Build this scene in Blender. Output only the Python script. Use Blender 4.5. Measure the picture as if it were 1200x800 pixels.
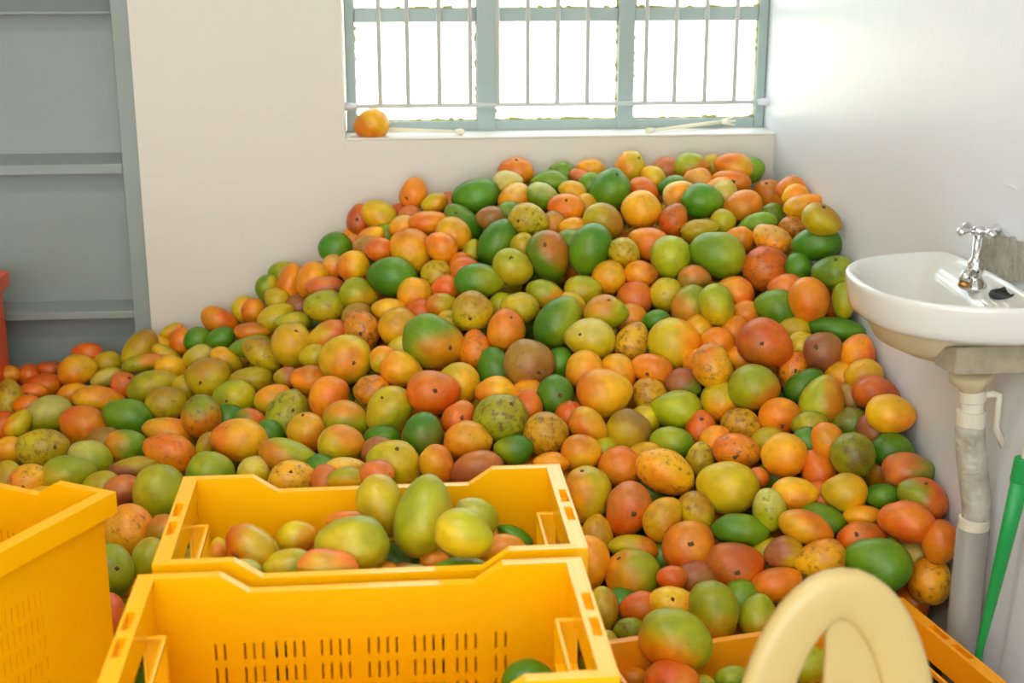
import bpy, bmesh, math, random
import numpy as np
from mathutils import Vector, Matrix
random.seed(7)
rng = np.random.default_rng(11)
SC = bpy.context.scene
for o in list(bpy.data.objects):
    bpy.data.objects.remove(o)
COL = SC.collection

# ---------------------------------------------------------------- camera
F, PITCH, YAW, CH = 1635.0, 0.285, 0.092, 1.45      # focal length in px (1200 wide), tilt down, turn right, height
cam_d = bpy.data.cameras.new('camera'); cam = bpy.data.objects.new('camera', cam_d); COL.objects.link(cam)
cam_d.sensor_width = 36.0; cam_d.lens = F/1200*36; cam_d.clip_start = 0.05; cam_d.clip_end = 200
cam.location = (0, 0, CH)
cam.rotation_euler = (math.pi/2-PITCH, 0, -YAW)
cam_d.dof.use_dof = True; cam_d.dof.focus_distance = 2.75; cam_d.dof.aperture_fstop = 4.5
SC.camera = cam

# ---------------------------------------------------------------- light
w = bpy.data.worlds.new('sky'); SC.world = w; w.use_nodes = True
w.node_tree.nodes['Background'].inputs[0].default_value = (0.90, 0.95, 1.0, 1)
w.node_tree.nodes['Background'].inputs[1].default_value = 3.0
sd = bpy.data.lights.new('sun', 'SUN'); sun = bpy.data.objects.new('sun', sd); COL.objects.link(sun)
sd.energy = 11.0; sd.angle = 0.01; sd.color = (1, 0.98, 0.95)
sun.rotation_euler = (math.radians(28), math.radians(12), 0)    # high sun from behind the viewer's side, over the roof
sun.location = (0, -4, 9)
SC.view_settings.view_transform = 'Standard'; SC.view_settings.look = 'None'
SC.view_settings.gamma = 1.0; SC.view_settings.exposure = 0.7
try: SC.view_settings.use_curve_mapping = False
except Exception: pass

# pixel -> direction / point (a pixel gives a direction only; the distance comes from a wall, height or the heap)
def ray(px, py):
    x = (px-600)/F; u = -(py-400)/F
    c, s = math.cos(PITCH), math.sin(PITCH)
    yr = c+u*s; z = -s+u*c
    cy, sy = math.cos(YAW), math.sin(YAW)
    return np.array([x*cy+yr*sy, -x*sy+yr*cy, z])
CAM = np.array([0, 0, CH])
def atz(px, py, h): d = ray(px, py); return d*((h-CH)/d[2])+CAM
def aty(px, py, Y): d = ray(px, py); return d*(Y/d[1])+CAM
def atx(px, py, X): d = ray(px, py); return d*(X/d[0])+CAM
cy_, sy_, cp_, sp_ = math.cos(YAW), math.sin(YAW), math.cos(PITCH), math.sin(PITCH)
RIGHT = np.array([cy_, -sy_, 0]); FWD = np.array([sy_*cp_, cy_*cp_, -sp_]); UP = np.cross(RIGHT, FWD)

# ---------------------------------------------------------------- materials
def srgb(r, g, b):
    f = lambda c: (c/255/12.92) if c/255 <= .04045 else ((c/255+.055)/1.055)**2.4
    return (f(r), f(g), f(b), 1)
def mat(name, col, rough=.5, metal=0, noise=0, nscale=8, bump=0, bscale=60, col2=None, spec=.5, coat=0):
    m = bpy.data.materials.new(name); m.use_nodes = True
    nt = m.node_tree; b = nt.nodes['Principled BSDF']
    b.inputs['Base Color'].default_value = col; b.inputs['Roughness'].default_value = rough
    b.inputs['Metallic'].default_value = metal; b.inputs['Specular IOR Level'].default_value = spec
    b.inputs['Coat Weight'].default_value = coat
    tc = nt.nodes.new('ShaderNodeTexCoord')
    if noise:
        n = nt.nodes.new('ShaderNodeTexNoise'); n.inputs['Scale'].default_value = nscale; n.inputs['Detail'].default_value = 6
        nt.links.new(tc.outputs['Object'], n.inputs['Vector'])
        mr = nt.nodes.new('ShaderNodeMapRange'); mr.inputs['From Min'].default_value = .35; mr.inputs['From Max'].default_value = .7
        mr.inputs['To Max'].default_value = noise
        nt.links.new(n.outputs['Fac'], mr.inputs['Value'])
        mx = nt.nodes.new('ShaderNodeMix'); mx.data_type = 'RGBA'
        mx.inputs['A'].default_value = col; mx.inputs['B'].default_value = col2 or tuple(c*.6 for c in col[:3])+(1,)
        nt.links.new(mr.outputs['Result'], mx.inputs['Factor']); nt.links.new(mx.outputs['Result'], b.inputs['Base Color'])
    if bump:
        n2 = nt.nodes.new('ShaderNodeTexNoise'); n2.inputs['Scale'].default_value = bscale; n2.inputs['Detail'].default_value = 4
        nt.links.new(tc.outputs['Object'], n2.inputs['Vector'])
        bp = nt.nodes.new('ShaderNodeBump'); bp.inputs['Strength'].default_value = bump; bp.inputs['Distance'].default_value = .01
        nt.links.new(n2.outputs['Fac'], bp.inputs['Height']); nt.links.new(bp.outputs['Normal'], b.inputs['Normal'])
    return m
M = {}
M['wall_warm'] = mat('painted_plaster', srgb(221, 214, 199), .45, noise=.25, nscale=3, col2=srgb(214, 205, 186), bump=.12, bscale=14)
M['wall_white'] = mat('gloss_white_plaster', srgb(223, 228, 233), .38, noise=.25, nscale=4, col2=srgb(213, 218, 223), bump=.18, bscale=12)
M['sill'] = mat('sill_paint', srgb(235, 232, 224), .45, bump=.1, bscale=25)
M['floor'] = mat('concrete_floor', srgb(120, 116, 108), .7, noise=.5, nscale=6, bump=.2)
M['ceiling'] = mat('ceiling_paint', srgb(235, 233, 226), .8, bump=.05)
M['yard'] = mat('sunlit_yard', srgb(214, 208, 190), .9, noise=.4, nscale=.6, col2=srgb(196, 198, 160))
M['door'] = mat('grey_door_paint', srgb(146, 156, 149), .42, noise=.35, nscale=3, col2=srgb(132, 138, 128), bump=.06, bscale=20)
M['steel'] = mat('window_steel_paint', srgb(158, 176, 172), .4, noise=.3, nscale=14, col2=srgb(176, 186, 180), bump=.1, bscale=40)
M['bars'] = mat('bar_paint', srgb(206, 210, 208), .4)
M['putty'] = mat('window_putty', srgb(178, 176, 96), .8, noise=.8, nscale=40, col2=srgb(170, 150, 120))
M['yellow'] = mat('yellow_plastic', srgb(255, 188, 4), .22, noise=.12, nscale=5, col2=srgb(252, 176, 4), bump=.03, bscale=40)
M['yellow_old'] = mat('worn_yellow_plastic', srgb(246, 160, 8), .38, noise=.3, nscale=9, col2=srgb(228, 140, 10), bump=.05, bscale=50)
M['redplastic'] = mat('red_orange_plastic', srgb(240, 84, 20), .35)
M['ceramic'] = mat('white_ceramic', srgb(219, 218, 209), .1, spec=.6, coat=.4)
M['underbowl'] = mat('stained_ceramic', srgb(214, 200, 162), .5, noise=.6, nscale=12, col2=srgb(190, 170, 122))
M['bracket'] = mat('mortar_block', srgb(172, 160, 136), .9, noise=.6, nscale=40, col2=srgb(140, 128, 104), bump=.4, bscale=90)
M['cement'] = mat('raw_cement', srgb(170, 164, 148), .95, noise=.7, nscale=30, col2=srgb(136, 128, 110), bump=.8, bscale=60)
M['chrome'] = mat('chrome', (.75, .75, .75, 1), .12, metal=1)
M['brass'] = mat('worn_brass', srgb(190, 140, 80), .35, metal=1)
M['black'] = mat('black_rubber', srgb(42, 44, 44), .5)
M['pvc'] = mat('white_pvc', srgb(226, 220, 200), .35, noise=.4, nscale=20, col2=srgb(206, 192, 160))
M['tape'] = mat('tape_wrapped_pipe', srgb(202, 198, 184), .45, noise=.8, nscale=26, col2=srgb(150, 142, 120), bump=.5, bscale=70)
M['greypvc'] = mat('grey_pvc', srgb(150, 144, 136), .45, noise=.3, nscale=10, col2=srgb(132, 126, 116))
M['green'] = mat('green_plastic', srgb(22, 146, 66), .38)
M['cream'] = mat('cream_plastic_chair', srgb(204, 178, 114), .28, noise=.4, nscale=9, col2=srgb(198, 168, 100))
M['rod'] = mat('pale_cream_rod', srgb(240, 232, 206), .5)
M['scar'] = mat('dark_stem_scar', srgb(100, 70, 36), .85, bump=.3, bscale=300)
M['lamp'] = mat('fill_lamp_housing', srgb(240, 240, 240), .4)
def glass():
    m = bpy.data.materials.new('window_glass'); m.use_nodes = True; nt = m.node_tree
    nt.nodes.remove(nt.nodes['Principled BSDF'])
    t = nt.nodes.new('ShaderNodeBsdfTransparent'); t.inputs[0].default_value = (.93, .96, .95, 1)
    g = nt.nodes.new('ShaderNodeBsdfGlossy'); g.inputs['Roughness'].default_value = .03
    x = nt.nodes.new('ShaderNodeMixShader'); x.inputs[0].default_value = .05
    nt.links.new(t.outputs[0], x.inputs[1]); nt.links.new(g.outputs[0], x.inputs[2])
    nt.links.new(x.outputs[0], nt.nodes['Material Output'].inputs[0]); return m
M['glass'] = glass()
def emis(name, col, s):
    m = bpy.data.materials.new(name); m.use_nodes = True; b = m.node_tree.nodes['Principled BSDF']
    b.inputs['Emission Color'].default_value = col; b.inputs['Emission Strength'].default_value = s; return m

# mango skin: colours stored on the mesh; shader adds lenticels, blotches and fine relief
def mango_skin():
    m = bpy.data.materials.new('mango_skin'); m.use_nodes = True; nt = m.node_tree; L = nt.links.new
    b = nt.nodes['Principled BSDF']; N = nt.nodes.new
    a = N('ShaderNodeAttribute'); a.attribute_name = 'skin'
    bl = N('ShaderNodeAttribute'); bl.attribute_name = 'blotch'
    tc = N('ShaderNodeTexCoord'); oi = N('ShaderNodeObjectInfo')
    vm = N('ShaderNodeVectorMath'); vm.operation = 'SCALE'; vm.inputs[0].default_value = (13, 7, 19)
    L(oi.outputs['Random'], vm.inputs['Scale'])
    ad = N('ShaderNodeVectorMath'); L(tc.outputs['Object'], ad.inputs[0]); L(vm.outputs[0], ad.inputs[1])
    # mottling
    n1 = N('ShaderNodeTexNoise'); n1.inputs['Scale'].default_value = 38; n1.inputs['Detail'].default_value = 5; L(ad.outputs[0], n1.inputs['Vector'])
    hs = N('ShaderNodeHueSaturation'); L(a.outputs['Color'], hs.inputs['Color'])
    r1 = N('ShaderNodeMapRange'); r1.inputs['From Min'].default_value = .3; r1.inputs['From Max'].default_value = .7
    r1.inputs['To Min'].default_value = .82; r1.inputs['To Max'].default_value = 1.14; L(n1.outputs['Fac'], r1.inputs['Value']); L(r1.outputs[0], hs.inputs['Value'])
    n3 = N('ShaderNodeTexNoise'); n3.inputs['Scale'].default_value = 20; n3.inputs['Detail'].default_value = 3; L(ad.outputs[0], n3.inputs['Vector'])
    r4 = N('ShaderNodeMapRange'); r4.inputs['From Min'].default_value = .3; r4.inputs['From Max'].default_value = .7
    r4.inputs['To Min'].default_value = .496; r4.inputs['To Max'].default_value = .520; L(n3.outputs['Fac'], r4.inputs['Value']); L(r4.outputs[0], hs.inputs['Hue'])
    hs.inputs['Saturation'].default_value = 1.08
    # lenticels: small pale dots
    v = N('ShaderNodeTexVoronoi'); v.inputs['Scale'].default_value = 190; L(ad.outputs[0], v.inputs['Vector'])
    r2 = N('ShaderNodeMapRange'); r2.inputs['From Min'].default_value = .12; r2.inputs['From Max'].default_value = .28
    r2.inputs['To Min'].default_value = .14; r2.inputs['To Max'].default_value = 0; L(v.outputs['Distance'], r2.inputs['Value'])
    mx = N('ShaderNodeMix'); mx.data_type = 'RGBA'; mx.inputs['B'].default_value = srgb(232, 206, 120)
    L(r2.outputs[0], mx.inputs['Factor']); L(hs.outputs['Color'], mx.inputs['A'])
    # brown blotches and specks scaled by the fruit's own wear
    n2 = N('ShaderNodeTexNoise'); n2.inputs['Scale'].default_value = 75; n2.inputs['Detail'].default_value = 8; n2.inputs['Roughness'].default_value = .72
    L(ad.outputs[0], n2.inputs['Vector'])
    s1 = N('ShaderNodeMath'); s1.operation = 'MULTIPLY_ADD'; s1.inputs[1].default_value = .16; L(bl.outputs['Fac'], s1.inputs[0]); L(n2.outputs['Fac'], s1.inputs[2])
    r3 = N('ShaderNodeMapRange'); r3.inputs['From Min'].default_value = .66; r3.inputs['From Max'].default_value = .76; r3.inputs['To Max'].default_value = .75
    L(s1.outputs[0], r3.inputs['Value'])
    m2 = N('ShaderNodeMix'); m2.data_type = 'RGBA'; m2.inputs['B'].default_value = srgb(104, 70, 30)
    L(r3.outputs[0], m2.inputs['Factor']); L(mx.outputs['Result'], m2.inputs['A'])
    L(m2.outputs['Result'], b.inputs['Base Color'])
    b.inputs['Roughness'].default_value = .44; b.inputs['Specular IOR Level'].default_value = .6
    b.inputs['Sheen Weight'].default_value = .03; b.inputs['Sheen Roughness'].default_value = .4
    bp = N('ShaderNodeBump'); bp.inputs['Strength'].default_value = .12; bp.inputs['Distance'].default_value = .004
    L(n1.outputs['Fac'], bp.inputs['Height']); L(bp.outputs['Normal'], b.inputs['Normal'])
    return m
M['mango'] = mango_skin()

# ---------------------------------------------------------------- mesh helpers
class MB:
    def __init__(s): s.v = []; s.f = []
    def add(s, vs, fs):
        n = len(s.v); s.v += [tuple(p) for p in vs]; s.f += [tuple(i+n for i in f) for f in fs]; return s
    def box(s, x0, x1, y0, y1, z0, z1, tf=None):
        vs = [(x, y, z) for x in (x0, x1) for y in (y0, y1) for z in (z0, z1)]
        if tf: vs = [tf(p) for p in vs]
        return s.add(vs, [(0, 1, 3, 2), (4, 6, 7, 5), (0, 4, 5, 1), (2, 3, 7, 6), (0, 2, 6, 4), (1, 5, 7, 3)])
    def tube(s, pts, rad, n=14, caps=True, flat=None):
        pts = [Vector(p) for p in pts]; rad = rad if hasattr(rad, '__len__') else [rad]*len(pts)
        ref = None; rings = []
        for i, p in enumerate(pts):
            t = (pts[min(i+1, len(pts)-1)]-pts[max(i-1, 0)]).normalized()
            if ref is None: ref = Vector((0, 1, 0)) if abs(t.y) < .9 else Vector((1, 0, 0))
            a = (ref-t*ref.dot(t)).normalized(); b = t.cross(a); ref = a
            k = flat or 1
            rings.append([p+a*(rad[i]*k*math.cos(q))+b*(rad[i]*math.sin(q)) for q in [2*math.pi*j/n for j in range(n)]])
        vs = [v for r in rings for v in r]; m = len(rings)
        fs = [(i*n+j, i*n+(j+1) % n, (i+1)*n+(j+1) % n, (i+1)*n+j) for i in range(m-1) for j in range(n)]
        if caps: fs += [tuple(range(n-1, -1, -1)), tuple((m-1)*n+j for j in range(n))]
        return s.add(vs, fs)
    def lathe(s, prof, c=(0, 0, 0), n=24):
        vs = [(c[0]+r*math.cos(2*math.pi*j/n), c[1]+r*math.sin(2*math.pi*j/n), c[2]+z) for r, z in prof for j in range(n)]
        m = len(prof)
        fs = [(i*n+j, i*n+(j+1) % n, (i+1)*n+(j+1) % n, (i+1)*n+j) for i in range(m-1) for j in range(n)]
        fs += [tuple(range(n-1, -1, -1)), tuple((m-1)*n+j for j in range(n))]
        return s.add(vs, fs)
    def build(s, name, m, parent=None, smooth=False, bevel=0, solid=0, fixn=True, seg=2):
        me = bpy.data.meshes.new(name); me.from_pydata(s.v, [], s.f)
        if fixn:
            bm = bmesh.new(); bm.from_mesh(me); bmesh.ops.recalc_face_normals(bm, faces=bm.faces); bm.to_mesh(me); bm.free()
        me.materials.append(m)
        if smooth: me.polygons.foreach_set('use_smooth', [True]*len(me.polygons))
        o = bpy.data.objects.new(name, me); COL.objects.link(o)
        if parent: o.parent = parent
        if solid:
            q = o.modifiers.new('thickness', 'SOLIDIFY'); q.thickness = solid; q.offset = 0
        if bevel:
            q = o.modifiers.new('bevel', 'BEVEL'); q.width = bevel; q.segments = seg; q.limit_method = 'ANGLE'; q.angle_limit = .6
        return o
def tag(o, label, cat=None, group=None, kind=None):
    o['label'] = label
    if cat: o['category'] = cat
    if group: o['group'] = group
    if kind: o['kind'] = kind
    return o
def thing(name, label, cat, loc=(0, 0, 0), rz=0, group=None):
    o = bpy.data.objects.new(name, None); COL.objects.link(o); o.location = loc; o.rotation_euler = (0, 0, rz)
    o.empty_display_size = .05
    return tag(o, label, cat, group)
def structure(o): o['kind'] = 'structure'; return o

# ---------------------------------------------------------------- the room
YW = 3.60; XW = 1.027; WINY = 3.72; SILL = .945; XJ = -.097; XD = -.619; ZTOP = 2.15; CEIL = 2.75; XL = -2.4; YR = -3.0
b = MB()
b.box(XD, XJ, YW, YW+.24, 0, CEIL)                    # pier between door and window
b.box(XJ, XW+.15, YW, YW+.24, 0, SILL-.004)           # below the sill
b.box(XJ, XW+.15, YW, YW+.24, ZTOP, CEIL)
b.box(XL-.15, XD, YW, YW+.24, 2.2, CEIL)
b.box(XL-.15, -1.62, YW, YW+.24, 0, 2.2)
wb = structure(b.build('wall_back', M['wall_warm'])); tag(wb, 'warm white plaster wall with window recess and grey door')
b = MB().box(XW, XW+.15, YR, YW+.24, 0, CEIL); o = structure(b.build('wall_right', M['wall_white'])); tag(o, 'glossy white plaster wall behind the basin')
b = MB().box(XL-.15, XL, YR, YW, 0, CEIL); structure(b.build('wall_left', M['wall_warm']))
b = MB().box(XL-.15, XW+.15, YR, YW+.24, -.1, 0); structure(b.build('floor', M['floor']))
b = MB().box(XL-.15, XW+.15, YR-.3, YW+.6, CEIL, CEIL+.12); structure(b.build('ceiling', M['ceiling']))
b = MB().box(-60, 60, YW+.24, 90, -.25, -.12); o = b.build('yard', M['yard']); structure(o)
tag(o, 'bright sunlit yard outside the window')
# sill slab
b = MB().box(XJ, XW, YW-.004, WINY+.03, SILL-.006, SILL); o = structure(b.build('trim_1', M['sill'], bevel=.004)); tag(o, 'white painted window sill above the heap')
# window: steel frame, mullions, panes, guard bars
win = bpy.data.objects.new('window_1', None); COL.objects.link(win); win['kind'] = 'structure'
tag(win, 'grey steel three-light window with vertical guard bars'); win.location = (XJ, WINY, SILL)
def wl(b, name, m, bevel=.003, **k):
    b.v = [(x-XJ, y-WINY, z-SILL) for x, y, z in b.v]
    return b.build(name, m, win, bevel=bevel, **k)
ztr = aty(500, 18, WINY)[2]
fx0, fx1 = XJ+.003, XW-.002
m1 = (aty(558, 80, WINY)[0], aty(580, 80, WINY)[0]); m2 = (aty(723, 80, WINY)[0], aty(742, 80, WINY)[0])
zb = SILL+.026
for x0, x1 in ((fx0, fx0+.026), (fx1-.026, fx1)):
    wl(MB().box(x0, x1, WINY-.012, WINY+.03, SILL, ZTOP), 'frame_jamb', M['steel'])
wl(MB().box(fx0+.026, fx1-.026, WINY-.012, WINY+.03, SILL-.002, zb), 'frame_rail', M['steel'])
wl(MB().box(fx0+.026, fx1-.026, WINY-.012, WINY+.03, ZTOP-.03, ZTOP), 'frame_rail', M['steel'])
for a in (m1, m2):
    wl(MB().box(a[0], a[1], WINY-.018, WINY+.034, SILL-.001, ZTOP+.001), 'mullion', M['steel'])
cols = [(fx0+.026, m1[0]), (m1[1], m2[0]), (m2[1], fx1-.026)]
for x0, x1 in cols:
    wl(MB().box(x0, x1, WINY-.008, WINY+.025, ztr-.017, ztr+.017), 'transom_bar', M['steel'])
    for z0, z1 in ((zb, ztr-.017), (ztr+.017, ZTOP-.03)):
        wl(MB().box(x0, x1, WINY+.006, WINY+.010, z0, z1), 'pane', M['glass'], bevel=0)
        q = MB()      # uneven strip of putty round the pane
        n = 26
        for i in range(n):
            a0 = x0+(x1-x0)*i/n; a1 = x0+(x1-x0)*(i+1)/n
            q.box(a0, a1, WINY-.004, WINY+.006, z0, z0+.002+.006*random.random()**2)
        for xs, d in ((x0, 1), (x1, -1)):
            for i in range(n):
                c0 = z0+(z1-z0)*i/n; c1 = z0+(z1-z0)*(i+1)/n; t = .001+.005*random.random()**3
                q.box(min(xs, xs+d*t), max(xs, xs+d*t), WINY-.004, WINY+.006, c0, c1)
        wl(q, 'putty_strip', M['putty'], bevel=0)
# guard bars just inside the panes
GY = WINY-.045
for px in (444.5, 477.5, 514.5, 551, 583, 618.5, 653.5, 688.5, 757, 791.5, 827, 862):
    x = aty(px, 70, GY)[0]
    wl(MB().tube([(x, GY, aty(px, 122, GY)[2]), (x, GY, ZTOP-.01)], .0060, 8), 'guard_bar', M['bars'], bevel=0, smooth=True)
zg = aty(650, 122, GY)[2]
wl(MB().tube([(XJ+.001, GY, zg), (XW-.001, GY, zg)], .0058, 8), 'guard_rail', M['bars'], bevel=0, smooth=True)
for x, d in ((XJ, 1), (XW, -1)):
    wl(MB().tube([(x-d*.004, GY, zg), (x+d*.030, GY, zg)], [.012, .007], 8), 'anchor_blob', M['wall_white'], bevel=0, smooth=True)
# grey door with shelf-like rails
dr = bpy.data.objects.new('door_1', None); COL.objects.link(dr); dr['kind'] = 'structure'; dr.location = (XD, YW, 0)
tag(dr, 'grey painted steel door with wide horizontal rails')
def dl(b, name, m=M['door'], bevel=.003):
    b.v = [(x-XD, y-YW, z) for x, y, z in b.v]; return b.build(name, m, dr, bevel=bevel)
dl(MB().box(-1.62, XD-.02, YW+.085, YW+.105, 0, 2.2), 'door_panel')
dl(MB().box(XD-.045, XD, YW+.012, YW+.24, 0, 2.2), 'frame_jamb')
dl(MB().box(-1.62, -1.575, YW+.012, YW+.24, 0, 2.2), 'frame_jamb')
dl(MB().box(-1.575, XD-.045, YW+.012, YW+.24, 2.15, 2.2), 'frame_head')
for ya, yb, yc in ((-4, 14, 15), (179, 193, 203), (352, 366, 373)):
    q = MB(); zt = aty(80, ya, YW+.085)[2]; zm = aty(80, yb, YW+.012)[2]; zl = aty(80, yc, YW+.012)[2]
    pr = [(YW+.086, zt), (YW+.012, zm), (YW+.012, zl-.004), (YW+.086, zl-.008)]
    x0, x1 = -1.575, XD-.045
    q.add([(x, y, z) for x in (x0, x1) for y, z in pr], [(0, 1, 2, 3), (7, 6, 5, 4), (0, 4, 5, 1), (1, 5, 6, 2), (2, 6, 7, 3), (3, 7, 4, 0)])
    dl(q, 'door_rail')
# fill lamps added on the unseen ceiling to brighten heap and crates
def ceiling_lamp(x, y, lab, energy):
    t = thing('ceiling_lamp', lab, 'lamp', (x, y, CEIL), 0)
    MB().box(-.64, .64, -.09, .09, -.05, 0).build('housing', M['lamp'], t, bevel=.006)
    ld = bpy.data.lights.new('tube', 'AREA'); ld.shape = 'RECTANGLE'; ld.size = 1.2; ld.size_y = .14; ld.energy = energy; ld.color = (1, .97, .92)
    lo = bpy.data.objects.new('fill_light', ld); COL.objects.link(lo); lo.parent = t; lo.location = (0, 0, -.055)
ceiling_lamp(-.5, 1.3, 'long white ceiling lamp over the crates', 13)
ceiling_lamp(-.5, -.9, 'long white ceiling lamp over the open end of the room', 15)
# bare cement patch and wall scuff
def patch(name, pts, m, lab, d=.006):
    n = len(pts); q = MB(); P = [atx(px, py, XW) for px, py in pts]
    q.add([(XW-d, p[1], p[2]) for p in P]+[(XW+.002, p[1], p[2]) for p in P], [tuple(range(n)), tuple(range(2*n-1, n-1, -1))]+[(i, (i+1) % n, n+(i+1) % n, n+i) for i in range(n)])
    o = q.build(name, m); structure(o); tag(o, lab); return o
patch('trim_2', [(1149, 312), (1152, 292), (1150, 274), (1156, 270), (1163, 271), (1168, 274), (1174, 270), (1179, 277), (1184, 279), (1189, 277), (1193, 282), (1200, 283), (1220, 284), (1230, 330), (1190, 330)], M['cement'], 'bare grey cement patch on the wall behind the tap')
patch('trim_3', [(1178, 215), (1186, 217), (1194, 222), (1188, 220)], M['ceiling'], 'small white paint chip on the wall above the tap', d=.002)

# ---------------------------------------------------------------- crates
CL, CD, CHH = .60, .323, .312
SLOTX = [(p-423)*.00112 for p in (250, 262, 287, 299, 310, 327, 339, 350, 362, 384, 395, 406, 418, 442, 453, 464, 475, 497, 508, 519, 530, 546, 557, 568, 592, 603)]
def long_top(x):
    a = abs(x)
    return CHH if a > .190 else (CHH-.026 if a < .152 else CHH-.026+.026*(a-.152)/.038)
def panel(length, holes, topf, extra=()):
    xs = {-length/2, length/2}; zs = {0.0, .215, 1.0}
    for x0, x1, z0, z1 in holes: xs |= {round(x0, 5), round(x1, 5)}; zs |= {round(z0, 5), round(z1, 5)}
    for e in extra: xs.add(e)
    xs = sorted(xs); zs = sorted(zs); q = MB(); nz = len(zs)
    for x in xs:
        for z in zs:
            q.v.append((x, 0, z if z < .99 else topf(x)-.005))
    for i in range(len(xs)-1):
        for j in range(nz-1):
            cx, cz = (xs[i]+xs[i+1])/2, (zs[j]+zs[j+1])/2
            if any(a < cx < b_ and c < cz < d for a, b_, c, d in holes): continue
            q.f.append((i*nz+j, (i+1)*nz+j, (i+1)*nz+j+1, i*nz+j+1))
    return q
INSX, INSY = .020, .013      # rim overhang on the short and the long sides
def mesh_of(b, name, m):
    me = bpy.data.meshes.new(name); me.from_pydata(b.v, [], b.f)
    bm = bmesh.new(); bm.from_mesh(me); bmesh.ops.recalc_face_normals(bm, faces=bm.faces); bm.to_mesh(me); bm.free()
    me.materials.append(m); return me
ROWS = [.185-.036*i for i in range(5)]
def crate_meshes(m, handles):
    d = {}
    lx = CL-2*INSX; dy = CD-2*INSY
    holes = [(x-.0017, x+.0017, z, z+.026) for x in SLOTX for z in ROWS]
    d['long'] = mesh_of(panel(lx, holes, long_top, (-.19, -.152, .152, .19)), 'long_side', m)
    if handles: sh = [(-.062, .062, .205, .258)]
    else: sh = []
    sh += [(x-.0017, x+.0017, z, z+.026) for x in [(-.078+.0118*i) for i in range(14 if handles else 8)] for z in ROWS[1 if handles else 0:]]
    d['short'] = mesh_of(panel(dy, sh, lambda x: CHH), 'short_side', m)
    # rim swept round the top: outward flange, hanging lip, two pockets in each short side
    path = []
    hx, hy = CL/2-INSX, CD/2-INSY
    cl = [(-.19, 0), (-.152, 0), (.152, 0), (.19, 0)]
    e = .0008; cs = []
    for a_, b_ in (((-.062, -.014), (.006, .054)) if handles else ()): cs += [(a_-e, 0), (a_, 1), (b_, 1), (b_+e, 0)]
    path.append((hx, -hy, 1, -1, 0)); path += [(hx, y, 1, 0, k_) for y, k_ in cs]
    path.append((hx, hy, 1, 1, 0)); path += [(x, hy, 0, 1, 0) for x, _ in cl[::-1]]
    path.append((-hx, hy, -1, 1, 0)); path += [(-hx, y, -1, 0, k_) for y, k_ in cs[::-1]]
    path.append((-hx, -hy, -1, -1, 0)); path += [(x, -hy, 0, -1, 0) for x, _ in cl]
    q = MB(); ns = 10
    for x, y, nx, ny, dep in path:
        z = CHH if nx else long_top(x)
        pk = .014 if dep else .0006
        sec = [(-.15, -.012), (-.15, 0), (.2, 0), (.21, -pk), (.79, -pk), (.8, 0), (1, 0), (1, -.036), (.85, -.036), (.85, -.016)]
        q.v += [(x+nx*o_*INSX, y+ny*o_*INSY, z+h) for o_, h in sec]
    n = len(path)
    q.f = [(i*ns+j, i*ns+(j+1) % ns, ((i+1) % n)*ns+(j+1) % ns, ((i+1) % n)*ns+j) for i in range(n) for j in range(ns)]
    d['rim'] = mesh_of(q, 'rim', m)
    d['base'] = mesh_of(MB().box(-lx/2, lx/2, -dy/2, dy/2, 0, .006), 'base', m)
    q = MB()          # hand-hold housing on the inner face of a short side (local +x points inwards)
    q.box(0, .028, -.072, -.065, .165, .268); q.box(0, .028, .065, .072, .165, .268)
    q.box(.022, .028, -.065, .065, .258, .268); q.box(0, .028, -.065, .065, .195, .205)
    q.box(.024, .028, -.065, .065, .165, .195)
    d['hold'] = mesh_of(q, 'hand_hold', m)
    q = MB()          # upright ribs outside
    for x in (-.235, -.215, .215, .235): q.box(x-.002, x+.002, -.010, 0, .02, CHH-.03)
    d['rib'] = mesh_of(q, 'corner_ribs', m)
    return d
CM = {'y': crate_meshes(M['yellow'], True), 'yc': crate_meshes(M['yellow'], False), 'o': crate_meshes(M['yellow_old'], True), 'r': crate_meshes(M['redplastic'], True)}
def crate(key, loc, rz, label, group=None):
    d = CM[key]; t = thing('plastic_crate', label, 'crate', loc, rz, group)
    def part(name, me, l=(0, 0, 0), r=0, solid=0, bevel=0):
        o = bpy.data.objects.new(name, me); COL.objects.link(o); o.parent = t; o.location = l; o.rotation_euler = (0, 0, r)
        if solid:
            q = o.modifiers.new('thickness', 'SOLIDIFY'); q.thickness = solid; q.offset = 0
        if bevel:
            q = o.modifiers.new('bevel', 'BEVEL'); q.width = bevel; q.segments = 2; q.limit_method = 'ANGLE'; q.angle_limit = .6
        return o
    hx, hy = CL/2-INSX, CD/2-INSY
    for s in (1, -1):
        part('long_side', d['long'], (0, s*hy, 0), 0 if s < 0 else math.pi, .004)
        part('short_side', d['short'], (s*hx, 0, 0), math.pi/2, .004)
        part('corner_ribs', d['rib'], (0, s*hy, 0), 0 if s < 0 else math.pi)
        if key != 'yc': part('hand_hold', d['hold'], (s*hx, 0, 0), math.pi if s > 0 else 0, 0, .002)
    part('rim', d['rim'], bevel=.0025); part('base', d['base'])
    return t
AX, AY = -.329, 1.776
GA = 'yellow crates stacked in front of the heap'
crate('y', (AX+.3, AY+CD/2, CHH), 0, 'yellow plastic crate heaped with mangoes, standing behind the empty yellow crate', GA)
crate('y', (AX+.3, AY+CD/2, 0), 0, 'yellow crate at the bottom of the stack that carries the mango-filled crate', GA)
crate('y', (-.343+.3, 1.424+CD/2, CHH), 0, 'nearly empty yellow plastic crate with slotted walls and one green mango inside', GA)
crate('y', (-.343+.3, 1.424+CD/2, 0), 0, 'yellow crate at the bottom under the nearly empty one', GA)
th = math.radians(-30)
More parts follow.
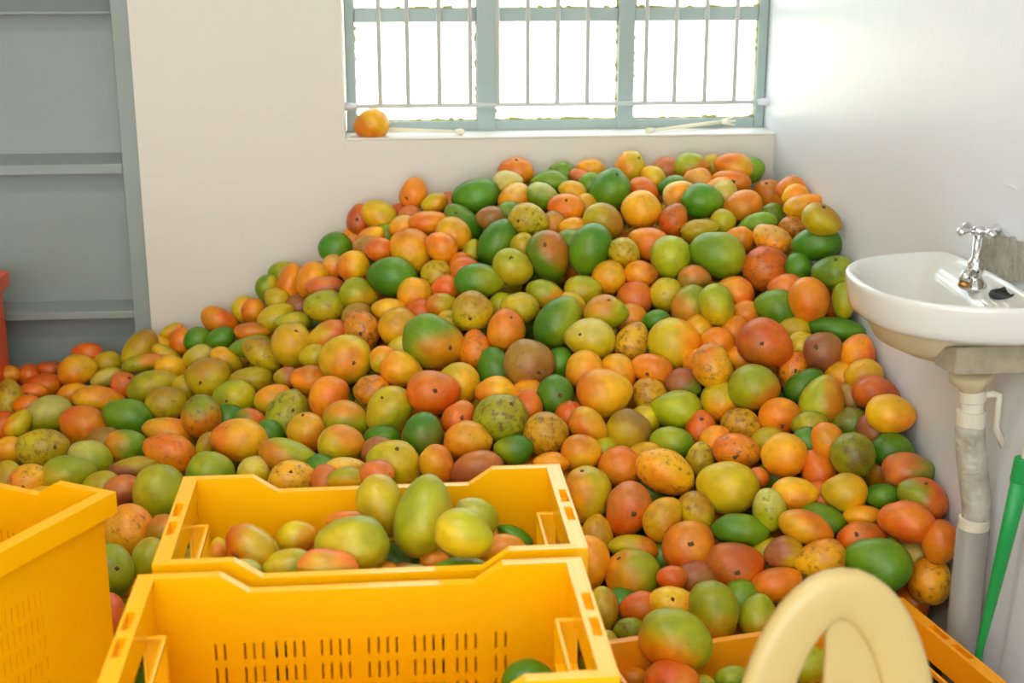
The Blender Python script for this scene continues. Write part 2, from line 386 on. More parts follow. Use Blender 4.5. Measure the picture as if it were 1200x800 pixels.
def corner_loc(c, rz, sx, sy):      # crate centre from the place of its (sx, sy) rim corner
    lx, ly = sx*CL/2, sy*CD/2
    return (c[0]-(lx*math.cos(rz)-ly*math.sin(rz)), c[1]-(lx*math.sin(rz)+ly*math.cos(rz)))
cx, cyy = corner_loc((-.424, 2.045), th, 1, 1)
crate('yc', (cx, cyy, CHH), th, 'yellow slotted crate turned at an angle, its tall corner against the mangoes')
crate('yc', (cx, cyy, 0), th, 'yellow crate under the crate that is turned at an angle')
tr = math.radians(11)
rx, ry = corner_loc((.902, 2.188), tr, 1, 1)
crate('o', (rx, ry, 0), tr, 'worn orange-yellow crate with a hand hole, on the floor below the basin')
RC = (rx, ry, tr)
oc = aty(9, 323, 3.55)
for z in (0, CHH):
    crate('r', (oc[0]-CL/2, 3.40+.0, z+(.0 if z else 0)), 0, 'red-orange plastic crate standing by the grey door' if z else 'red-orange crate at the foot of the stack by the grey door', 'red-orange crates by the door')

# ---------------------------------------------------------------- basin on the right wall
BZ = .895; BYC = 2.195; BW = .205; BP = .252
sink = thing('wash_basin', 'small white ceramic wall basin with chrome tap', 'sink', (XW, BYC, BZ))
def ring(sc, z, sx=0.0, n=40, wallx=0.0):
    out = []
    for i in range(n+1):
        a = -math.pi/2+math.pi*i/n
        c, s_ = math.cos(a), math.sin(a)
        c = abs(c)**.8; s2 = math.copysign(abs(s_)**.8, s_)
        out.append((-(wallx)-(BP*sc-sx-wallx)*c, BW*sc*s2, z))
    return out
def loft(rings, closed_ends=True):
    q = MB(); n = len(rings[0])
    for r_ in rings: q.v += r_
    for i in range(len(rings)-1):
        for j in range(n): q.f.append((i*n+j, i*n+(j+1) % n, (i+1)*n+(j+1) % n, (i+1)*n+j))
    if closed_ends: q.f.append(tuple(range(n))); q.f.append(tuple((len(rings)-1)*n+j for j in range(n)))
    return q
def ring2(wallx, W, hy_, z, n=40):
    out = []
    for i in range(n+1):
        a = -math.pi/2+math.pi*i/n; c, s_ = math.cos(a), math.sin(a)
        out.append((-wallx-W*abs(c)**.8, hy_*math.copysign(abs(s_)**.8, s_), z))
    return out
outer = [ring(.90, -.064), ring(.955, -.062), ring(.975, -.050), ring(1.0, -.012), ring(1.0, -.003), ring(.985, .001), ring(.955, 0),
         ring2(.001, .234, .190, -.006), ring2(.030, .196, .180, -.016), ring2(.056, .165, .168, -.026), ring2(.064, .150, .152, -.055), ring2(.082, .110, .115, -.088), ring2(.110, .05, .05, -.100), ring2(.128, .012, .012, -.101)]
outer = [[(min(x, 0.0), y, z) for x, y, z in r_] for r_ in outer]
o = loft(outer, False).build('bowl', M['ceramic'], sink, smooth=True); q = o.modifiers.new('sub', 'SUBSURF'); q.levels = 1; q.render_levels = 1
under = [ring2(0, .224, .156, -.058), ring2(0, .219, .150, -.074), ring2(0, .202, .130, -.104), ring2(0, .160, .10, -.124), ring2(0, .10, .06, -.134)]
uq = loft(under, False); uq.f.append(tuple(len(uq.v)-41+j for j in range(41))); uq.build('bowl_underside', M['underbowl'], sink, smooth=True)
MB().lathe([(.0001, -.104), (.02, -.104), (.02, -.099), (.0001, -.100)], (-.134, 0, 0), 20).build('drain', M['chrome'], sink, smooth=False)
def S(px, py, Y): p = aty(px, py, Y); return Vector((p[0]-XW, p[1]-BYC, p[2]-BZ))
# tap on the deck
tp = bpy.data.objects.new('tap', None)
base = S(1143, 316, 2.20); zt = S(1143, 268, 2.20).z; bx_, by_ = base.x, base.y
bz = -.02
q = MB().lathe([(.0001, bz), (.023, bz), (.0225, bz+.005), (.015, bz+.014), (.0105, bz+.022), (.0135, bz+.028), (.0135, bz+.046), (.0105, bz+.050), (.008, bz+.054), (.008, zt-.010), (.0001, zt-.010)], (bx_, by_, 0), 20)
tap = q.build('tap_body', M['chrome'], sink, smooth=True); tap['label'] = 'chrome tap body'
ux, uy = -.75, -.66
MB().tube([(bx_, by_, bz+.020), (bx_+ux*.018, by_+uy*.018, bz+.030), (bx_+ux*.032, by_+uy*.032, bz+.029), (bx_+ux*.038, by_+uy*.038, bz+.018)], [.0085, .0095, .0100, .0095], 12).build('spout', M['chrome'], tap, smooth=True)
MB().lathe([(.0001, bz+.010), (.0095, bz+.010), (.0098, bz+.018), (.0001, bz+.018)], (bx_+ux*.038, by_+uy*.038, 0), 14).build('spout_nozzle', M['brass'], tap, smooth=True)
q = MB().lathe([(.0001, zt-.012), (.011, zt-.010), (.0125, zt-.002), (.010, zt+.003), (.0001, zt+.004)], (bx_, by_, 0), 16)
for k in range(4):
    a = math.radians(12+90*k); c, s_ = math.cos(a), math.sin(a)
    q.tube([(bx_+c*r_, by_+s_*r_, zt-.003) for r_ in (.006, .022, .027, .033, .039, .042)], [.0052, .0048, .0068, .0085, .0068, .001], 10)
q.build('cross_handle', M['chrome'], tap, smooth=True)
pp = S(1181, 316, 2.13)
ring_ = [(pp.x+.020*math.cos(2*math.pi*i/20), pp.y+.020*math.sin(2*math.pi*i/20), -.014) for i in range(21)]
plug = MB().tube(ring_, .0062, 8, caps=False)
plug.lathe([(.0001, -.018), (.015, -.018), (.013, -.010), (.0001, -.009)], (pp.x, pp.y, 0), 16)
plug.tube([(pp.x, pp.y, -.010), (pp.x-.004, pp.y+.004, -.002)], .004, 8)
plug.v = [(x+XW, y+BYC, z+BZ) for x, y, z in plug.v]
tag(plug.build('basin_plug', M['black'], smooth=True), 'black rubber basin plug lying beside the tap', 'plug')
# support block, waste pipe, hose
YB = 2.045
p0 = S(1106, 402, YB); p1 = S(1200, 446, YB)
q = MB()
zt0, zb0 = S(1120, 404, YB).z, S(1120, 440, YB).z
x0 = S(1121, 420, YB).x
zt0 -= .004
q.add([(x0, -.150, zb0), (x0, -.150, zt0), (0, -.150, zt0), (0, -.150, zb0), (x0-.016, -.100, zb0+.004), (x0-.016, -.100, zt0-.012), (0, -.100, zt0-.012), (0, -.100, zb0+.004)],
      [(0, 1, 2, 3), (7, 6, 5, 4), (0, 4, 5, 1), (1, 5, 6, 2), (2, 6, 7, 3), (3, 7, 4, 0)])
q.build('support_block', M['bracket'], sink, bevel=.003)
YP = 2.13
def PP(px, py): return S(px, py, YP)
pipe = MB().tube([PP(1138, 436), PP(1138, 445), PP(1139, 452), PP(1139, 458)], [.036, .035, .022, .021], 20)
o = pipe.build('waste_outlet', M['underbowl'], sink, smooth=True)
pipe = MB().tube([PP(1139, 456), PP(1139, 457), PP(1139, 469), PP(1139, 470), PP(1138.5, 480), PP(1138, 481), PP(1137.5, 497), PP(1137, 498)], [.019, .0225, .0225, .0195, .0195, .0245, .0245, .022], 20)
o = pipe.build('coupling', M['pvc'], sink, bevel=.001)
pipe = MB().tube([PP(1136.5, 496), PP(1136.5, 503), PP(1137, 515), PP(1138, 535), PP(1141, 560), PP(1144, 585), PP(1144, 600), PP(1143, 612)], [.022, .0245, .0245, .0250, .0250, .0250, .0235, .0240], 22)
o = pipe.build('wrapped_pipe', M['tape'], sink, smooth=True)
g0 = PP(1142, 606); g1 = PP(1140.5, 618)
pipe = MB().tube([g0, g1], .0262, 20); pipe.build('pipe_collar', M['pvc'], sink, smooth=False, bevel=.001)
g2 = Vector((g1.x-.006, g1.y-.012, -BZ+.001))
MB().tube([g1, g2], [.0275, .0275], 24).build('drain_pipe', M['greypvc'], sink, smooth=True)
hs = [PP(1150, 463), PP(1164, 461), PP(1178, 463), PP(1190, 470), PP(1202, 482), PP(1214, 500)]
hs = hs[:3]+[Vector((h.x*.75 if i == 1 else h.x, h.y, h.z)) for i, h in enumerate(hs[3:])]
hs = [Vector((min(h.x, -.012), h.y, h.z)) for h in hs]+[Vector((.001, hs[-1].y-.01, hs[-1].z-.03))]
MB().tube(hs, .0062, 10).build('overflow_hose', M['pvc'], sink, smooth=True)

# green pole leaning by the drain pipe
gb = aty(1201, 541, 1.99)
gb[0] = min(gb[0], XW-.018)
foot = Vector((.957, 2.055, 0)); B = Vector(gb); A = foot+(B-foot)*.46
gp = thing('green_pole', 'tapered green plastic pole leaning on the wall beside the grey drain pipe', 'pole', foot)
def gpt(t): return (A+(B-A)*t)-foot
MB().tube([Vector((0, 0, 0)), gpt(0), gpt(.3), gpt(.6), gpt(1.0)], [.006, .0068, .0105, .0135, .0165], 14, flat=.6).build('sleeve', M['green'], gp, smooth=True)
MB().tube([gpt(.90), gpt(1.02)], [.0175, .0185], 14, flat=.65).build('collar', M['green'], gp, bevel=.001)
MB().tube([gpt(.98), gpt(1.06), gpt(1.12)], [.0085, .0075, .007], 10).build('rod', M['pvc'], gp, smooth=True)

# ---------------------------------------------------------------- chair in front
YC = 1.40
ct = aty(985, 666, YC); ccx = ct[0]+.0025; ctop = ct[2]
ch = thing('plastic_chair', 'cream plastic chair with rounded arch back in front of the crates', 'chair', (ccx, YC-.2, 0))
def arch(cw, chh, zc, n=26):     # arch from seat level up and over
    pts = [(-cw*1.14, .42), (-cw*1.06, zc-.06)]
    pts += [(-cw*math.cos(math.pi*i/n), zc+chh*math.sin(math.pi*i/n)) for i in range(n+1)]
    return pts+[(cw*1.06, zc-.06), (cw*1.14, .42)]
def sweep(path, w, t, y0, rec):
    q = MB(); ns = 14; n = len(path)
    for i, (x, z) in enumerate(path):
        a, b_ = path[max(i-1, 0)], path[min(i+1, n-1)]
        tx, tz = b_[0]-a[0], b_[1]-a[1]; l = math.hypot(tx, tz); nx, nz = -tz/l, tx/l
        for j in range(ns):
            q_ = 2*math.pi*j/ns; c, s_ = math.cos(q_), math.sin(q_)
            u = math.copysign(abs(c)**.5, c)*w/2; v = math.copysign(abs(s_)**.7, s_)*t/2
            X, Z = x+nx*u, z+nz*u
            q.v.append((X, y0+v+(Z-.42)*rec, Z))
    q.f = [(i*ns+j, i*ns+(j+1) % ns, (i+1)*ns+(j+1) % ns, (i+1)*ns+j) for i in range(n-1) for j in range(ns)]
    q.f += [tuple(range(ns)), tuple((n-1)*ns+j for j in range(ns))]
    return q
w_ = .060; zc = ctop-.285
yb = .2-(ctop-.42)*.06
sweep(arch(.129-w_/2, .285-w_/2, zc), w_, .026, yb, .06).build('backrest_frame', M['cream'], ch, smooth=True)
q = MB(); nn = 12
x0, x1 = -.016, .090
for i in range(nn+1):
    z = .42+(ctop-.055-.42)*i/nn; xr = min(x1, .106*math.sqrt(max(0.0, 1-((z-zc)/.27)**2)) if z > zc else x1)
    for x in (x0, max(xr, x0+.02)):
        for dy_ in (-.006, .006): q.v.append((x, yb+.004+dy_+(z-.42)*.06, z))
for i in range(nn):
    a = i*4; q.f += [(a, a+2, a+6, a+4), (a+1, a+5, a+7, a+3), (a, a+4, a+5, a+1), (a+2, a+3, a+7, a+6)]
q.f += [(0, 1, 3, 2), (nn*4, nn*4+2, nn*4+3, nn*4+1)]
q.build('splat', M['cream'], ch, bevel=.004)
q = MB()
q.box(-.19, .19, -.205, .20, .405, .43); q.build('seat', M['cream'], ch, bevel=.012, seg=3)
for sx in (-1, 1):
    for y0 in (-.19, .18):
        MB().tube([(sx*.17, y0, .41), (sx*.195, y0+math.copysign(.02, y0), 0)], [.026, .019], 10).build('leg', M['cream'], ch, smooth=True)

# ---------------------------------------------------------------- things on the sill
def sill_pt(px, Y): d = ray(px, 150); p = d*(Y/d[1]); return Vector((p[0], Y, SILL))
def lay(px, py, Y): p = aty(px, py, Y); return Vector((p[0], Y, max(p[2], SILL+.006)))
a, b2 = lay(452, 147, WINY-.085), lay(533, 154, WINY-.088)
a.z = SILL+.016
rt = thing('cream_rod', 'pale cream rod with a small scoop end lying on the sill beside the orange mango', 'rod', (a.x, a.y, SILL))
O_ = Vector((a.x, a.y, SILL))
MB().tube([a-O_, b2-O_], [.0058, .0040], 10).build('shaft', M['rod'], rt, smooth=True)
dd = (b2-a).normalized()
MB().tube([b2-O_-dd*.002, b2-O_+dd*.006, b2-O_+dd*.014, b2-O_+dd*.022, b2-O_+dd*.026], [.004, .0068, .0085, .0068, .002], 12, flat=.8).build('scoop', M['rod'], rt, smooth=True)
a, b2 = lay(767, 150, WINY-.085), lay(845, 144, WINY-.02)
a.z = SILL+.006; b2.z = SILL+.016
O_ = Vector((a.x, a.y, SILL))
rt = thing('cream_rod', 'pale cream rod ending in a small hand of fingers, lying on the sill', 'rod', (a.x, a.y, SILL))
MB().tube([a-O_, b2-O_], [.0042, .0058], 10).build('shaft', M['rod'], rt, smooth=True)
dd = (b2-a).normalized()
MB().tube([a-O_+dd*.002, a-O_-dd*.006, a-O_-dd*.016, a-O_-dd*.026, a-O_-dd*.029], [.004, .0066, .0078, .0066, .002], 12, flat=.8).build('knob', M['rod'], rt, smooth=True)
MB().tube([b2-O_-dd*.002, b2-O_+dd*.016, b2-O_+dd*.024], [.0055, .0095, .006], 12, flat=.6).build('palm', M['rod'], rt, smooth=True)
for k in (-1, 0, 1):
    c0 = b2-O_+dd*.018+Vector((0, 0, .006*k)); c1 = c0+dd*.020+Vector((0, -.002, .005*k)); c2 = c1+dd*.006+Vector((0, -.004, 0))
    MB().tube([c0, c1, c2], [.0034, .0032, .0022], 8).build('finger', M['rod'], rt, smooth=True)

# ---------------------------------------------------------------- mangoes
# one line per fruit, grouped by the patch of the photograph it was read from (origin, 5 units = 1 px):
# x y  half-length half-width  lean(deg)  skin,flush,side  [depth + or -] [k = speckled] [S x,y = stem scar]
CAT = '''
@ 360 170 heap
623 283 92 77 70 or1 S582,318
745 340 75 55 20 Yo6
838 345 35 35 0 rr5 --
990 300 138 105 8 GG5 +
305 440 92 70 85 rm4 S292,435
422 415 105 85 -30 yY9 +
555 410 50 45 0 rm5 --
600 425 75 45 20 mp8 -
715 455 120 72 5 op4
910 455 130 88 -45 gG3 S855,385
860 525 105 95 -40 yo2 +
555 480 60 42 20 ot8 -
375 545 85 65 30 oy6
270 565 50 42 90 oo5 --
350 600 60 50 0 bm5 -
455 535 80 42 0 gg5 --
165 605 95 90 0 Gg6
425 615 80 70 0 rp8
610 622 132 122 -60 yr8 ++
785 600 95 85 -40 op8
965 620 70 55 70 lY5
895 690 65 62 0 or5
502 775 142 118 -15 GG9 +
270 710 90 88 0 yr4 +
155 720 55 48 90 ot8 -
50 740 75 60 0 oo5
760 765 92 90 -20 Yb5 k
920 730 75 50 30 rp8 -
@ 560 170 heap
220 157 102 80 0 or4 S228,88
175 218 85 50 0 tY2 -
215 312 95 85 30 ot8
380 300 95 78 -20 gt8
420 218 108 42 0 gg5 -
490 172 55 32 0 gg5 --
660 140 82 58 -10 yo4
602 197 72 54 -30 mp8
555 272 82 60 -20 Yy5
515 372 104 90 -10 or4 + S518,318
768 270 128 112 50 Gg3 + S818,168
660 240 60 42 90 gg5 -
893 130 92 84 75 Yo4 S945,70
1025 192 72 62 -50 yY9 -
1095 147 55 37 0 pm5 --
970 265 90 52 -20 rp8 -
1140 247 85 70 10 Gg9
955 377 112 106 0 yo2 +
1150 440 95 80 70 rb8 k
295 442 114 96 -15 Yb4 + k S230,440
180 402 52 46 0 gg5 -
70 427 72 50 0 bm8 -
115 567 140 102 55 Gg3 +
445 478 62 52 90 bo5 --
555 492 62 52 0 oy5 -
630 377 46 30 90 yb5 --
738 450 118 98 -30 Ym6 +
1000 577 122 98 -15 or2
860 632 98 82 -30 Yb5 k
1130 658 120 113 90 ll5 +
415 650 148 116 105 gr9 + S388,572
657 613 150 116 70 Gg1 +
535 570 46 40 0 gg5 --
265 600 65 50 90 Yb5 -
205 715 116 105 -30 Yl7 + S190,655
768 775 100 95 30 yo1
958 757 95 82 -10 om6
@ 780 170 heap
152 125 102 76 0 lr3
275 132 65 55 90 Yb5 -
397 126 110 76 -10 yr7 +
508 150 72 42 75 gg5 -
385 212 110 62 -10 op8 + S402,215
185 207 60 30 0 ot5 --
75 288 92 74 30 to5
215 330 118 102 5 Gg6 +
318 255 60 42 0 ot5 -
345 300 46 40 90 Yt5 --
450 360 110 94 15 ob1 +
610 296 98 88 -40 om8 + S585,222
745 258 62 24 0 po5 --
758 297 72 38 15 yo5 -
805 352 110 64 15 yo9
918 440 116 88 -25 Ym9 S920,355
540 468 110 68 10 gG2
620 415 66 56 0 gg5 -
742 488 84 74 0 ob5 k
885 580 138 96 5 GG9 +
622 555 116 86 -30 ot8 + k
335 462 62 52 90 Yl5 -
200 497 108 65 10 Yb7
302 640 166 130 -20 gl6 ++
430 552 78 70 0 ob5 -
590 724 132 128 0 rp1 + k
778 722 90 78 90 GG5
980 746 120 102 0 gl6 k S1000,668
@ 180 290 heap
105 492 76 42 25 Yo6
165 550 78 72 90 or4
265 541 82 74 0 Gg9
393 534 82 68 20 GG5 +
390 433 112 76 -30 or6
530 366 80 70 90 Yo6 -
588 376 74 70 90 or4
665 238 70 48 80 gY6 -
760 152 66 62 0 Yg4 --
805 208 112 72 80 or4
928 192 105 90 60 oy6
1000 232 110 66 0 pm3 +
725 303 76 46 -30 Yb4 -
718 412 112 78 30 Yb1
850 352 42 40 0 mm5 --
1000 345 120 95 0 Yl8 + k
818 435 106 56 5 lY5
585 492 106 56 0 om8
565 580 124 62 12 lg4
632 625 122 86 -40 Ym8 k
812 572 128 117 100 Yy5 + S832,478
1026 522 120 90 20 pY4
940 642 62 60 0 YY5 -
427 658 96 65 -25 yY3
265 640 90 50 20 Yt9 -
@ 0 380 heap
815 140 122 76 45 Ym9
938 127 112 56 -15 yr4
975 176 92 46 -25 ly5
843 227 120 52 12 lp9
510 172 88 34 0 rr5 -
457 270 112 92 15 yo1 +
630 226 80 68 10 Yb5
292 263 78 50 0 mr5
165 302 52 42 0 rr5 -
255 355 108 70 0 ro3
45 296 70 54 0 oy5
45 447 122 84 85 Yb8 + k
190 400 90 55 0 rp8 S148,410
160 478 62 42 0 op8 -
430 408 92 62 15 oy6 S480,385
627 313 96 54 20 Yt5
735 358 86 74 -30 pr3 S755,310
580 440 142 76 -5 yp8
905 364 150 92 12 Yl4
1007 256 95 48 -10 yy5 -
978 463 118 98 0 Ym8 + k
1085 385 60 46 90 Yb5 -
755 547 148 106 -15 gG3 +
280 532 147 106 15 lt8
105 585 92 66 50 Yo4
30 602 60 42 90 rr5 --
492 596 140 114 -25 op8 + S570,632
985 630 142 86 -10 yo6
@ 0 500 heap
248 130 144 120 -5 Yb6 + k S325,120
55 133 92 74 0 yo4
530 192 130 108 -30 lt7
740 117 116 104 0 go4 k
993 154 150 112 -20 op8 + k
48 300 98 84 90 Yb5
165 330 116 104 40 oy9 k S130,360
400 287 160 116 8 lY1 +
780 244 138 70 8 mY9
710 378 122 88 20 mp8
930 385 160 148 90 lY4 ++
595 356 56 48 0 YY5 --
458 402 108 56 0 Yb5
240 437 62 28 0 yy5 --
750 622 162 150 90 oy5 k
955 625 92 60 80 gr8 -
635 852 156 140 80 Gl9 + S685,830
600 1175 190 138 82 rm2
870 775 120 105 60 Yl5 -
1235 270 135 120 0 gl8
615 85 40 28 0 bb5 --
@ 200 380 heap
180 534 120 112 90 og8 + k
222 310 130 120 0 Ym8 + S165,345
470 322 120 72 5 Yb4
370 434 124 104 5 lY6 + S320,450
600 436 106 84 30 Yo8
680 312 72 62 0 mY4
808 322 102 86 0 om8
1025 208 146 140 0 Yp5 ++ S1080,228
926 434 130 110 70 or6 +
690 532 148 128 70 lb9 k S720,500
797 628 110 108 0 yr3 + S770,522
478 566 96 70 -20 rg4
330 552 32 30 0 GG5 --
1032 562 132 108 -15 lo8
402 680 160 122 -5 yr4 ++
205 708 80 56 60 Ym9
575 662 36 26 90 GG5 --
697 778 172 98 -15 lr4 +
1000 702 132 110 0 Yp9 +
@ 380 300 heap
202 226 110 95 -10 ly3 +
532 222 98 94 0 yo2 +
905 147 138 98 0 Gl6 +
715 187 62 46 0 pr5 -
690 286 94 68 10 Yr4
868 324 118 116 0 Ym8 + k S855,372
378 315 96 68 0 yb1
195 348 88 52 0 bb5 -
222 446 118 98 100 ob5 k S215,455
434 417 114 112 0 yb8
560 335 52 42 0 rr5 --
638 500 176 154 -20 go3 ++ S762,545
740 396 76 62 0 yY9 -
1061 436 120 111 80 op8 + S1098,350
888 552 118 94 100 or9 k
800 570 60 36 90 oo5 --
1050 290 92 58 5 Yl8 -
1145 302 110 88 0 Yb6
1010 668 138 112 112 GG5 +
350 610 84 80 0 Yo8
452 667 124 102 -15 yo4 +
465 553 60 42 0 Yt5 --
@ 380 420 heap
280 190 104 94 0 ob7 k
379 314 152 126 60 Yl3 + S345,220
640 196 150 130 0 rb8 ++ S650,192
792 150 120 114 90 Yy6
584 448 132 118 90 Gb3
790 352 108 92 60 rp8 S808,345
843 482 136 112 0 oy9 +
1003 194 116 88 0 yo4
1033 354 152 141 0 lb9 + k S1105,265
1108 534 112 88 0 Gl4
406 610 152 130 -20 Yl1 + S425,523
332 548 110 72 0 mb8 -
338 478 104 30 0 GG5 --
660 614 108 98 120 oy4 +
892 648 154 102 10 mp8
132 636 120 56 0 yt8
128 708 106 70 0 yl8 +
305 682 88 42 0 pp5 -
10 730 52 36 90 pp5 - S15,735
@ 580 300 heap
300 224 116 78 -20 lo3
520 202 106 90 0 Yl8
822 248 102 100 60 pr8 +
1007 227 102 98 0 Yb3 +
455 297 76 72 -40 yY9 -
368 385 160 118 55 Gl6 ++
652 330 124 100 0 lp7 + S670,253
947 381 82 64 0 GG5
790 367 42 32 0 oo5 --
558 486 146 118 -10 Yt8 + S485,455
805 509 122 99 70 yb3 k
1050 517 152 148 0 Yo6 +
200 635 143 141 0 bm3 + k S265,690
382 632 78 58 90 GG5 -
526 670 114 107 80 oy8 +
728 682 114 92 -50 oy8
918 662 120 84 -15 or9 + S890,690
1190 642 76 50 90 or5 -
@ 780 300 heap
145 292 120 110 60 lp1 +
300 286 124 96 110 lY2
168 132 94 66 0 bp8 -
407 216 108 94 -20 or6
650 312 132 114 -20 gG3 +
840 266 136 116 100 or3 +
700 190 32 22 0 pp5 --
1045 260 108 70 90 lY3
970 300 60 28 90 rr5 --
1003 432 164 74 -10 GG5
462 344 70 46 0 ob5 -
408 448 92 84 80 op9 -
306 508 98 88 -15 or5
585 516 158 138 -25 rm4 ++ S562,512
195 450 52 36 90 yy5 --
272 642 126 116 110 yr7 + k
440 602 60 54 0 oo5 -
750 675 114 88 80 or8 k S762,670
925 563 114 110 90 mb9 + S880,530
1128 571 110 98 80 or3
790 528 60 56 0 Yb5 -
755 442 56 50 0 Yb5 --
@ 780 420 heap
520 171 146 132 5 lr3 ++
320 253 118 112 90 Yo2 k
1040 115 104 100 0 oy8
812 162 128 76 40 GG5 -
1165 100 36 24 0 yy5 --
918 247 150 126 70 lr6 ++
206 412 106 90 80 rp8 S215,345
290 492 60 42 70 oo5 -
450 395 122 98 -20 yb4 k
675 338 121 108 0 or3 + S685,400
420 543 136 98 -5 op7 k S405,575
600 492 56 54 0 YY5 -
695 566 128 125 0 yo2 +
850 492 88 70 0 GG5 -
845 392 66 46 0 lY5 -
892 657 124 96 110 rp8
945 485 86 40 100 ob5 -
204 592 98 84 90 Yb5 k
640 690 44 40 0 gg5 --
@ 580 420 heap
352 214 114 106 90 GG5 S388,215
641 202 156 138 0 yr4 ++
904 211 100 94 0 yb4 k
1108 152 104 90 -20 mg3
1063 298 142 112 0 ll5 +
1035 492 124 92 -10 gl7
1000 670 172 128 -25 yo1 ++ k
192 286 84 72 80 pr5 -
185 217 60 36 0 oo5 --
302 440 128 121 0 yb9 + k
435 352 60 54 80 rr5 -
547 392 118 96 -35 yr4 +
782 425 128 125 0 bY1 +
880 370 80 58 80 YY5 -
507 552 114 106 0 yr7
640 565 70 46 80 Yl5 -
732 637 120 118 0 op8 +
325 612 106 62 0 oo5
880 574 56 48 0 yy5 -
@ 660 540 heap
142 201 162 136 90 Yo4 + S110,48
380 283 162 134 70 pr2 + S415,310
583 338 132 104 60 yb5
780 304 124 106 120 Ym8 k
736 506 156 148 60 or1 ++ S750,487
1042 408 166 92 -5 gG4
198 428 86 82 90 yb5 -
165 595 150 102 90 oo5
412 512 142 76 -8 Yr6
410 680 160 154 90 lo4 ++ S322,562
636 690 84 76 0 rr5
575 560 46 40 0 GG5 --
1003 622 166 142 0 rm7 + S1020,655
960 150 178 152 -10 Yb3 ++
1135 102 70 62 0 rp8
490 180 62 52 0 gg5 --
770 690 80 60 0 mb5 --
@ 880 540 heap
108 287 120 98 95 lt8 k
257 196 130 104 0 yo2
549 182 131 112 0 yY4 +
408 344 144 98 -20 gG3
324 392 156 94 -20 yr9 +
657 322 110 64 0 yo9
648 452 140 96 10 rm9 S612,432
914 358 158 120 -15 rp8 ++
1004 222 144 118 -30 rg4 + S1025,125
767 206 104 78 0 GG5
745 600 187 148 -15 Gg8 ++
958 546 86 74 0 Yt8 -
1106 472 122 110 90 ro2 +
1050 700 134 123 80 yo7 + k
405 576 150 112 15 yo8 + k
198 545 116 94 0 mY6 -
92 556 112 86 0 Yb6 -
150 718 145 98 15 op8
400 222 32 30 0 rr5 --
@ 960 420 heap
338 208 136 100 -15 rm6
422 325 138 112 -10 yo3 +
198 569 131 124 90 lk5 + k
178 391 118 98 10 gb7 k
425 540 122 102 0 Gg9
522 662 145 110 -5 pg6 +
320 440 46 36 90 mm5 --
180 255 42 36 90 bb5 --
@ 660 640 heap
235 375 132 86 95 Ym6
455 372 78 64 0 rr5 -
386 496 90 78 0 ll5 k
645 342 139 112 0 yo3 S640,310
882 388 186 140 100 lo2 +
1145 420 136 116 90 lo2
1040 330 42 32 90 gg5 --
265 612 112 78 95 Yb5
345 380 46 40 90 GG5 --
@ 240 540 heap
290 58 92 84 0 Yt8
518 104 140 104 0 yb2 + k S500,65
680 75 46 40 90 GG5 --
@ 660 640 right_crate
660 548 206 168 -20 lo1 ++
635 800 152 126 0 ro3 +
420 770 86 58 0 ob5
810 810 80 60 0 Yg5
985 775 96 74 20 gl8
1290 620 110 90 0 bp8 -
1430 690 120 110 0 lY3
@ 240 540 rear_crate
275 518 170 132 -45 rY9 + S180,555
80 522 70 60 90 Yr5
540 447 120 92 10 Yp6
240 640 92 66 0 gt8
484 622 146 106 10 Yl6
720 622 170 108 0 pl5 ++
865 497 205 172 0 lY5 ++
870 355 150 66 0 op8 -
1036 264 182 130 110 Yb2 +
@ 420 540 rear_crate
378 325 234 166 75 lY3 ++
620 431 164 140 -20 Yl9 +++
690 328 130 110 -40 lt7
920 442 112 54 -30 GG5 -
845 525 136 92 0 yp8
605 640 156 72 0 gG3 +
445 585 84 68 0 oo5
315 662 112 56 0 gt8
270 540 112 92 0 GG5 --
155 632 70 44 0 oo5
@ 540 640 front_crate
400 810 160 140 0 Gb2
@ 0 0 sill
2175 731 100 87 10 oy9
'''
PAL = {'G': (76, 124, 28), 'g': (114, 144, 38), 'l': (162, 164, 31), 'Y': (202, 170, 32), 'y': (236, 166, 28), 'o': (238, 134, 36),
       'r': (218, 96, 46), 'p': (226, 122, 78), 'm': (164, 92, 66), 'b': (164, 122, 58), 't': (226, 204, 136), 'k': (90, 60, 24)}
PALN = {'G': 'deep green', 'g': 'green', 'l': 'yellow-green', 'Y': 'olive-yellow', 'y': 'golden yellow', 'o': 'orange', 'r': 'red-orange',
        'p': 'pink', 'm': 'dusky maroon', 'b': 'brownish', 't': 'pale cream', 'k': 'black-specked'}
DIRS = {'8': (0, 1), '2': (0, -1), '4': (-1, 0), '6': (1, 0), '7': (-.7, .7), '9': (.7, .7), '1': (-.7, -.7), '3': (.7, -.7), '5': (0, 0)}
def lin(c): return np.array(srgb(*c)[:3])

# heap surface through the fruit centres: height over floor at (x, distance), thin-plate spline
CTRL = [(-1.3, 3.5, .31), (-1.0, 3.5, .35), (-.87, 3.5, .33), (-.6, 3.5, .41), (-.45, 3.5, .48), (-.27, 3.5, .56), (-.11, 3.5, .67), (-.04, 3.5, .73), (.085, 3.5, .79),
        (.32, 3.5, .84), (.63, 3.5, .86), (.9, 3.5, .84), (1.0, 3.5, .78),
        (.97, 3.0, .73), (.97, 2.85, .62), (.97, 2.5, .49), (.95, 2.35, .40), (.93, 2.24, .27),
        (.4, 2.4, .32), (.4, 2.2, .25), (.6, 2.28, .30), (.78, 2.3, .34), (.0, 2.35, .36), (-.25, 2.35, .35), (-.5, 2.5, .345), (-.5, 2.25, .31), (-.42, 2.15, .24), (-.9, 2.6, .34), (-.9, 3.0, .335),
        (.4, 3.0, .60), (.7, 3.0, .66), (.0, 3.0, .51), (-.3, 3.0, .41), (-.6, 3.0, .35), (.7, 2.65, .46), (.3, 2.7, .46)]
